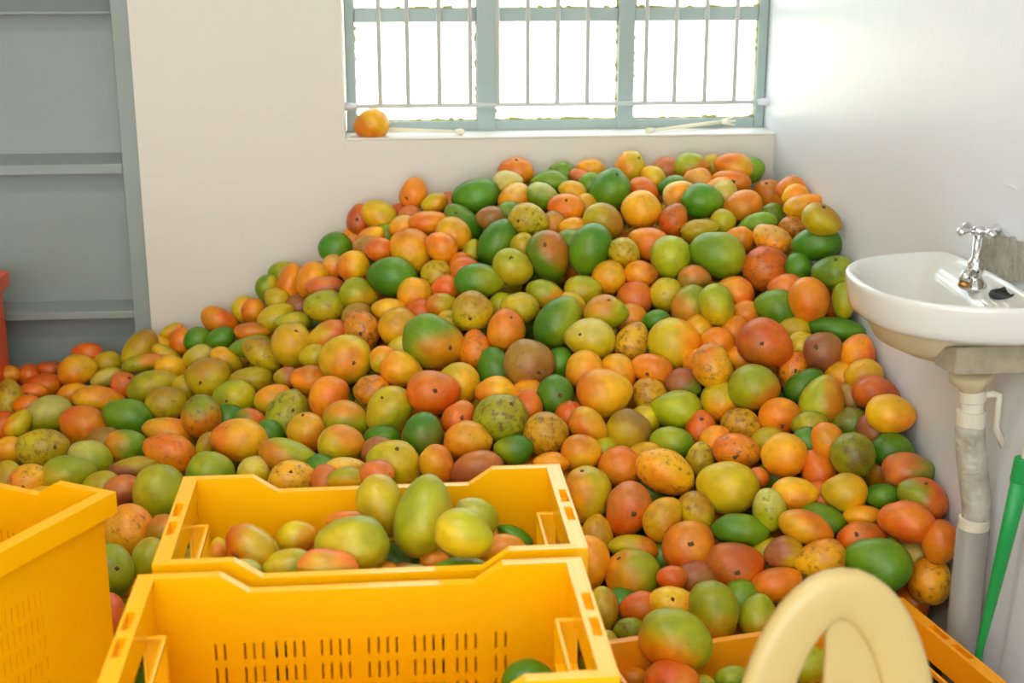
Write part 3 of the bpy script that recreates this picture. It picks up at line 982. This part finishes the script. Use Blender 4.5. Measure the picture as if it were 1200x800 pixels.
_P = np.array([c[:2] for c in CTRL]); _h = np.array([c[2] for c in CTRL])
def _U(r): return np.where(r > 1e-9, r*r*np.log(np.maximum(r, 1e-9)), 0)
_K = _U(np.linalg.norm(_P[:, None]-_P[None], axis=2))+np.eye(len(_P))*.004
_Q = np.c_[np.ones(len(_P)), _P]
_W = np.linalg.solve(np.block([[_K, _Q], [_Q.T, np.zeros((3, 3))]]), np.r_[_h, 0, 0, 0])
def surf(x, y):
    x = np.asarray(x, float); y = np.asarray(y, float); p = np.stack([x, y], -1)
    r = np.linalg.norm(p[..., None, :]-_P, axis=-1)
    return _U(r)@_W[:-3]+_W[-3]+_W[-2]*x+_W[-1]*y
def hit_heap(px, py):
    d = ray(px, py); ys = np.linspace(2.0, 3.53, 460); t = ys/d[1]
    z = CH+d[2]*t; s = surf(d[0]*t, ys)
    k = np.nonzero(z <= s)[0]
    return ys[k[0]] if len(k) else 3.53

items = []
for line in CAT.strip().splitlines():
    p = line.split()
    if p[0] == '@': ox, oy, zone = float(p[1]), float(p[2]), p[3]; continue
    it = dict(px=ox+float(p[0])/5, py=oy+float(p[1])/5, a=float(p[2])/5, b=float(p[3])/5, ang=math.radians(float(p[4])), c=p[5], vis=0, zone=zone, off=0, k=0, S=None)
    for e in p[6:]:
        if e[0] == '+': it['off'] = len(e)
        elif e[0] == '-': it['off'] = -len(e)
        elif e[0] == 'k': it['k'] = len(e)
        elif e[0] == 'S': sx, sy = e[1:].split(','); it['S'] = (ox+float(sx)/5, oy+float(sy)/5)
    it['vis'] = it['a']*it['b']*(.5 if it['off'] < 0 else 1)
    items.append(it)
RCY, RCX, RCR = RC[1], RC[0], RC[2]
for it in items:
    d = ray(it['px'], it['py']); it['d'] = d
    if it['zone'] == 'heap': Y = hit_heap(it['px'], it['py'])
    elif it['zone'] == 'rear_crate': Y = atz(it['px'], it['py'], .545+.022*it['off'])[1]; Y = min(max(Y, AY+.075), AY+CD-.08)
    elif it['zone'] == 'front_crate': Y = atz(it['px'], it['py'], .40)[1]; Y = min(max(Y, 1.5), 1.66)
    elif it['zone'] == 'right_crate': Y = atz(it['px'], it['py'], .25)[1]; Y = min(max(Y, 1.95), 2.08)
    else: Y = WINY-.085
    it['a'] *= 1.08; it['b'] *= 1.08
    if it['off'] < 0 and it['zone'] == 'heap':      # mostly hidden fruit: at least the usual size
        lo_ = (.036 if it['off'] < -1 else .033)*F/Y
        g_ = max(1.0, lo_/math.sqrt(it['a']*it['b'])); it['a'], it['b'] = max(it['a'], lo_*1.08), max(it['b'], lo_*.94)
    it['Y'] = Y; rr = math.sqrt(it['a']*it['b'])*Y/F
    it['Y0'] = Y - it['off']*rr*(.28 if it['off'] > 0 else .55) if it['zone'] != 'sill' else Y
    it['Y'] = it['Y0']
# fruits may not share space: slide them along their own line of sight until they just touch
n = len(items)
Dm = np.array([i['d']/i['d'][1] for i in items]); Yv = np.array([i['Y'] for i in items]); Y0 = Yv.copy()
ab = np.array([math.sqrt(i['a']*i['b']) for i in items])
zn = np.array([i['zone'] for i in items]); heap = zn == 'heap'
LO = np.where(heap, 1.9, np.where(zn == 'rear_crate', AY+.06, 0)); HI = np.where(heap, 3.545, np.where(zn == 'rear_crate', AY+CD-.07, 9))
HI = np.where(zn == 'right_crate', 2.12, HI)
HI = np.where(heap, np.minimum(HI, (XW-.002)/np.maximum(Dm[:, 0]+ab/F*1.02, .05)), HI)      # stay clear of the right wall
for itn in range(160):
    P = Dm*Yv[:, None]; P[:, 2] += CH; R = ab*Yv/F
    df = P[:, None]-P[None]; dist = np.linalg.norm(df, axis=2)
    need = .90*(R[:, None]+R[None]); ov = need-dist; np.fill_diagonal(ov, -1)
    step = np.zeros(n)
    I, J = np.nonzero(ov > 0)
    for i, j in zip(I, J):
        if i < j:
            s = 1 if Yv[i] < Yv[j] or (Yv[i] == Yv[j] and items[i]['py'] > items[j]['py']) else -1
            k = abs(Yv[i]-Yv[j])/max(dist[i, j], 1e-6); g = min(.012, ov[i, j]*.25/max(k, .45))
            step[i] -= s*g; step[j] += s*g
    Yv = np.clip(Yv+step+(Y0-Yv)*.02, LO, HI)
for it, Y in zip(items, Yv): it['Y'] = float(Y); it['P'] = it['d']*(Y/it['d'][1])+CAM

def mango_mesh(a, b_, c_, code, k, S, seed, ns=24, nr=17, flip=1):
    r = np.random.default_rng(seed)
    th = np.linspace(0, math.pi, nr)[1:-1]; ph = np.linspace(0, 2*math.pi, ns, endpoint=False)
    T, Ph = np.meshgrid(th, ph, indexing='ij')
    n_ = np.concatenate([[[1, 0, 0]], np.stack([np.cos(T), np.sin(T)*np.cos(Ph), np.sin(T)*np.sin(Ph)], -1).reshape(-1, 3), [[-1, 0, 0]]])
    x, y, z = n_.T
    elong = a/b_
    tap = (.10+.10*r.random())*(1 if elong > 1.12 else .5)      # fuller stem end, slimmer tip
    X = x*flip; f = 1+tap*x*.8-tap*.35*(x*x-.35)
    yy = y*f+(.05+.06*r.random())*(x*x-.4)*r.choice([-1, 1])*(elong > 1.08); zz = z*f
    l1, l2 = r.normal(size=3)*1.6, r.normal(size=3)*3.0
    lump = 1+.022*np.sin(n_@l1*2+r.random()*6)+.010*np.sin(n_@l2*2+r.random()*6)
    V = np.stack([X*lump, yy*lump, zz*lump], -1)
    mx = np.abs(V).max(0); V = V/mx
    if S is not None:
        sd_ = S/np.linalg.norm(S); dn = (V/np.linalg.norm(V, axis=1, keepdims=True))@sd_
        V *= (1-.075*np.exp(-((1-dn)/.03)))[:, None]
    V = V*np.array([a, b_, c_])
    F_ = []
    m_ = len(th)
    for j in range(ns): F_.append((0, 1+j, 1+(j+1) % ns))
    for i in range(m_-1):
        for j in range(ns): q0 = 1+i*ns; q1 = q0+ns; F_.append((q0+j, q1+j, q1+(j+1) % ns, q0+(j+1) % ns))
    e = 1+m_*ns
    for j in range(ns): F_.append((1+(m_-1)*ns+j, e, 1+(m_-1)*ns+(j+1) % ns))
    return V, F_, n_
def skin_cols(N, code, r):
    """N: unit normals in the frame (right, up, towards the viewer's side of the heap)."""
    c1, c2, dr = code[0], code[1], code[2]
    A = lin(PAL[c1])*(1+.10*r.normal()); B = lin(PAL[c2 if c2 in PAL else c1])*(1+.08*r.normal())
    if c1 == c2: B = B*(1.18 if r.random() < .5 else .82)+lin((200, 180, 60))*.06
    dx, dy = DIRS[dr]; dv = np.array([dx, dy, .35 if (dx or dy) else 1.0]); dv /= np.linalg.norm(dv)
    w1, w2 = r.normal(size=3)*2.2, r.normal(size=3)*4.5
    t = N@dv+.16*np.sin(N@w1+r.random()*6)+.10*np.sin(N@w2+r.random()*6)
    lo, hi = (-.1, .85) if dr != '5' else (.2, 1.05)
    t = np.clip((t-lo)/(hi-lo), 0, 1); t = t*t*(3-2*t)*({'b': .42, 'm': .6, 'r': .72, 'p': .72, 't': .5}.get(c2, .85))
    # the far, unseen side fades to the flush colour of its own accord
    return np.clip(A[None]*(1-t[:, None])+B[None]*t[:, None], .002, .95)
def to_obj(name, V, F_, colr, blotch, me=None):
    me = bpy.data.meshes.new(name); me.from_pydata(V.tolist(), [], F_)
    at = me.attributes.new('skin', 'FLOAT_COLOR', 'POINT'); at.data.foreach_set('color', np.c_[colr, np.ones(len(colr))].astype(np.float32).ravel())
    at = me.attributes.new('blotch', 'FLOAT', 'POINT'); at.data.foreach_set('value', np.full(len(V), blotch, np.float32) if np.isscalar(blotch) else blotch.astype(np.float32))
    me.polygons.foreach_set('use_smooth', [True]*len(me.polygons)); me.materials.append(M['mango'])
    o = bpy.data.objects.new(name, me); COL.objects.link(o); return o
BASIS = np.stack([RIGHT, UP, -FWD], 1)
SIDE = {'8': 'on top', '2': 'below', '4': 'on one side', '6': 'on one side', '7': 'on one shoulder', '9': 'on one shoulder', '1': 'at its base', '3': 'at its base', '5': 'in front'}
def place_words(it, P):
    x, y, z = P; zo = it['zone']
    if zo == 'rear_crate': return 'in filled yellow crate'
    if zo == 'right_crate': return 'in worn crate below basin'
    if zo == 'front_crate': return 'alone in the nearly empty yellow crate'
    if zo == 'sill': return 'alone on the window sill'
    if x > .80 and y < 2.62: return 'in heap by drain pipe'
    if x > .78: return 'in heap along basin wall' if y < 3.15 else 'in heap corner under window'
    if z > .74: return 'on heap top under window'
    if x < -.5 and y > 3.0: return 'in heap before grey door'
    if x < -.38 and y < 2.75: return 'in heap behind angled crate'
    if x < .08 and y > 3.1: return 'on heap against white wall'
    if y < 2.45 and x > .3: return 'at heap foot beside filled crate'
    if y < 2.75 and x < .34: return 'in heap behind filled crate'
    if x < -.1: return 'low on heap between door and window'
    if x < .36: return 'halfway up heap below window'
    return 'on heap between window and basin'
NMAX = 312
rank = sorted([i for i in items if i['off'] > -2], key=lambda i: -i['vis'])
keep = set(id(i) for i in rank[:NMAX]); big = [i for i in items if id(i) in keep]; small = [i for i in items if id(i) not in keep]
mangos = []
for idx, it in enumerate(big):
    sc = it['Y']/F/it['d'][1]*1.0
    dep = np.dot(it['P']-CAM, FWD); s = dep/F
    a, b_ = it['a']*s, it['b']*s; c_ = min(math.sqrt(a*b_)*.97, .056)
    ca, sa = math.cos(it['ang']), math.sin(it['ang'])
    e1 = RIGHT*ca+UP*sa; e2 = -RIGHT*sa+UP*ca
    view = (it['P']-CAM)/np.linalg.norm(it['P']-CAM)
    e1 = e1-view*np.dot(e1, view); e1 /= np.linalg.norm(e1); e3 = -view; e2 = np.cross(e3, e1)
    Rm = np.stack([e1, e2, e3], 1)
    S = None; Sw = None
    if it['S']:
        u = (it['S'][0]-it['px']); v = -(it['S'][1]-it['py'])
        ul, vl = (u*ca+v*sa)/it['a'], (-u*sa+v*ca)/it['b']; q_ = math.hypot(ul, vl)
        if q_ > .93: ul, vl = ul*.93/q_, vl*.93/q_; q_ = .93
        S = np.array([ul, vl, math.sqrt(1-q_*q_)])
    seed = 1000+idx
    r = np.random.default_rng(seed)
    V, F_, n_ = mango_mesh(a, b_, c_, it['c'], it['k'], S, seed, flip=r.choice([-1, 1]))
    nl = V/np.array([a, b_, c_]); nl = nl/np.linalg.norm(nl, axis=1, keepdims=True)
    Nw = (nl@Rm.T)@BASIS
    colr = skin_cols(Nw, it['c'], r)
    blo = (.15+.3*r.random())*(.35 if it['c'][0] in 'Gg' else 1)+.5*it['k']+.15*(it['c'][1] == 'b')
    o = to_obj('mango', V, F_, colr, blo)
    mw = Matrix.Identity(4)
    for i in range(3):
        for j in range(3): mw[i][j] = Rm[i, j]
        mw[i][3] = it['P'][i]
    o.matrix_world = mw
    it['o'] = o; it['size'] = (a, b_)
    if S is not None:
        sd_ = S/np.linalg.norm(S); Vn = V/np.linalg.norm(V, axis=1, keepdims=True); kx = np.argmax(Vn@sd_)
        L_ = np.linalg.norm(V[np.argsort(-(Vn@sd_))[:3]], axis=1).mean()
        pt = sd_*L_; nrm = Vector((pt/np.array([a, b_, c_])**2).tolist()).normalized()
        rad = .0042+.0018*r.random(); q = MB(); nn = 10
        rj = [rad*(.65+.8*r.random()) for j in range(nn)]
        q.v = [(rj[j]*math.cos(2*math.pi*j/nn), rj[j]*math.sin(2*math.pi*j/nn), -.0015) for j in range(nn)]
        q.v += [(x*.6, y*.6, .0012) for x, y, z in q.v[:nn]]+[(0, 0, .0004)]
        q.f = [(j, (j+1) % nn, nn+(j+1) % nn, nn+j) for j in range(nn)]+[(nn+j, nn+(j+1) % nn, 2*nn) for j in range(nn)]
        so = q.build('stem_scar', M['scar'], o, smooth=True)
        so.matrix_parent_inverse = Matrix.Identity(4); so.location = Vector(pt.tolist()); so.rotation_euler = nrm.to_track_quat('Z', 'Y').to_euler()
# labels
for it in big:
    a, b_ = it['size']; c1, c2, dr = it['c'][:3]
    sz = 'large ' if a*b_ > .00285 else ('small ' if a*b_ < .00135 else '')
    shp = 'round ' if a/b_ < 1.1 else ('long ' if a/b_ > 1.42 else '')
    if c1 == c2: col = PALN[c1]+' '; fl = ''
    elif c2 == 'k': col = PALN[c1]+' '; fl = ' with black pocks'
    else: col = PALN[c1]+' '; fl = ' flushed '+PALN[c2]+' '+SIDE[dr]
    mk = ' with dark stem scar' if it['S'] else (', speckled brown' if it['k'] else '')
    it['lab'] = (sz+shp+col+'mango'+fl, mk, place_words(it, it['P']))
import re
def wc(s): return len(re.findall(r'[A-Za-z]+', s))
def compose(it, mk=True, near=''):
    h, k_, p_ = it['lab']; h0 = h.split(' on ')[0].split(' at ')[0].split(' in ')[0]
    for s in (h+k_+' '+p_+near, h0+k_+' '+p_+near, h+' '+p_+near, h0+' '+p_+near, h+k_+' '+p_, h0+k_+' '+p_, h0+' '+p_):
        if wc(s) <= 16: return s
    return s
GRP = {'heap': 'mangoes piled in the heap', 'rear_crate': 'mangoes in the filled crate', 'right_crate': 'mangoes in the worn crate', 'front_crate': None, 'sill': None}
from collections import Counter
cnt = Counter(compose(i) for i in big)
PB = np.array([i['P'] for i in big])
for i, it in enumerate(big):
    s = compose(it)
    if cnt[s] > 1:
        dd = np.linalg.norm(PB-it['P'], axis=1); dd[i] = 9
        for j in np.argsort(dd)[:4]:
            if big[j]['c'][0] != it['c'][0]:
                s = compose(it, True, ', beside '+PALN[big[j]['c'][0]]+' one'); break
    tag(it['o'], s, 'mango', GRP[it['zone']])

# what is left between and under them: fruit seen only as slivers, and the body of the heap
VV, FF, CC, BB = [], [], [], []; base_ = 0
def add_stuff(P, a, b_, c_, Rm, code, seed, ns=14, nr=10):
    global base_
    r = np.random.default_rng(seed)
    V, F_, n_ = mango_mesh(a, b_, c_, code, 0, None, seed, ns, nr)
    nl = V/np.array([a, b_, c_]); nl /= np.linalg.norm(nl, axis=1, keepdims=True)
    CC.append(skin_cols((nl@Rm.T)@BASIS, code, r)); VV.append(V@Rm.T+P); FF.extend([tuple(i+base_ for i in f) for f in F_]); base_ += len(V); BB.append(np.full(len(V), .4))
for i, it in enumerate(small):
    dep = np.dot(it['P']-CAM, FWD); s = dep/F
    ca, sa = math.cos(it['ang']), math.sin(it['ang']); e1 = RIGHT*ca+UP*sa; e2 = -RIGHT*sa+UP*ca
    it['P'][0] = min(it['P'][0], XW-max(it['a'], it['b'])*s-.004)
    add_stuff(it['P'], it['a']*s, it['b']*s, math.sqrt(it['a']*it['b'])*s, np.stack([e1, e2, -FWD], 1), it['c'], 5000+i, 20, 13)
def rand_rot(r):
    q = r.normal(size=4); q /= np.linalg.norm(q); m_ = Matrix.Identity(3)
    from mathutils import Quaternion
    return np.array(Quaternion(q.tolist()).to_matrix())
codes = ['Yo5', 'Yb8', 'lY6', 'oy4', 'gl5', 'GG5', 'om3', 'yr4', 'rp8', 'bm5']
rs = np.random.default_rng(3); k = 0
HP = np.array([i['P'] for i in items]); HR = np.array([math.sqrt(i['a']*i['b'])*i['Y']/F for i in items])
for lay_, dn in enumerate((.070, .135, .20)):
    for y in np.arange(2.17, 3.56, .082):
        for x in np.arange(-1.35, 1.0, .086):
            X = x+rs.uniform(-.018, .018); Y = y+rs.uniform(-.018, .018)
            if X > XW-.05: continue
            s0 = float(surf(X, Y)); gx = (float(surf(X+.02, Y))-s0)/.02; gy = (float(surf(X, Y+.02))-s0)/.02
            nv = np.array([-gx, -gy, 1]); nv /= np.linalg.norm(nv)
            C = np.array([X, Y, s0])-nv*(dn+rs.uniform(0, .012)); C[1] = min(C[1], YW-.046); C[0] = min(C[0], XW-.046)
            if C[2] < .042: continue
            # keep clear of the crates
            def inside(cx, cy, rz, l, w_): dx, dy = C[0]-cx, C[1]-cy; u = dx*math.cos(rz)+dy*math.sin(rz); v = -dx*math.sin(rz)+dy*math.cos(rz); return abs(u) < l/2+.045 and abs(v) < w_/2+.045
            if inside(AX+.3, AY+CD/2, 0, CL, CD) or inside(-.043, 1.424+CD/2, 0, CL, CD) or inside(cx, cyy, th, CL, CD) or inside(rx, ry, tr, CL, CD): continue
            if C[0] < oc[0]+.05 and C[1] > 3.19: continue
            b0 = rs.uniform(.036, .042)
            if np.min(np.linalg.norm(HP-C, axis=1)-.74*(HR+b0)) < 0: continue
            add_stuff(C, b0*1.15, b0, b0*.97, rand_rot(rs), codes[rs.integers(len(codes))], 9000+k); k += 1
def flush_stuff(name, label):
    global VV, FF, CC, BB, base_
    o = to_obj(name, np.concatenate(VV), FF, np.concatenate(CC), np.concatenate(BB)); tag(o, label, 'mangoes', kind='stuff')
    VV, FF, CC, BB, base_ = [], [], [], [], 0
flush_stuff('mango_heap', 'mangoes buried in the heap, glimpsed between the top ones')
# under-layers in the two crates that hold fruit
for cx_, cy_0, rz, zz, zt_, nm_ in ((AX+.3, AY+CD/2, 0, CHH, (.047, .115, .175), 'filled yellow crate'), (rx, ry, tr, 0, (.047, .115, .165), 'worn crate below the basin')):
    for zl in zt_:
        for u in np.arange(-.225, .23, .088):
            for v in (-.082, 0.0, .082):
                lx, ly = u+rs.uniform(-.008, .008), v+rs.uniform(-.006, .006)
                C = np.array([cx_+lx*math.cos(rz)-ly*math.sin(rz), cy_0+lx*math.sin(rz)+ly*math.cos(rz), zz+zl+rs.uniform(0, .008)])
                add_stuff(C, .044, .039, .038, rand_rot(rs), codes[rs.integers(len(codes))], 9000+k); k += 1
    flush_stuff('mango_bed', 'lower mangoes packed inside the '+nm_)
print('CATALOGUE', len(items), 'individual', len(big), 'scars', sum(1 for i in big if i['S']))
_a = np.array([[i['P'][0], i['P'][1], i['P'][2], i['size'][0]*100, i['size'][1]*100] for i in big])
for lo, hi in ((1.5, 2.2), (2.2, 2.5), (2.5, 2.8), (2.8, 3.1), (3.1, 3.6)):
    q = _a[(_a[:, 1] >= lo) & (_a[:, 1] < hi)]
    if len(q): print('Y', lo, hi, len(q), 'semi cm', q[:, 3:].mean(0).round(2), q[:, 3:].min(0).round(2), q[:, 3:].max(0).round(2))
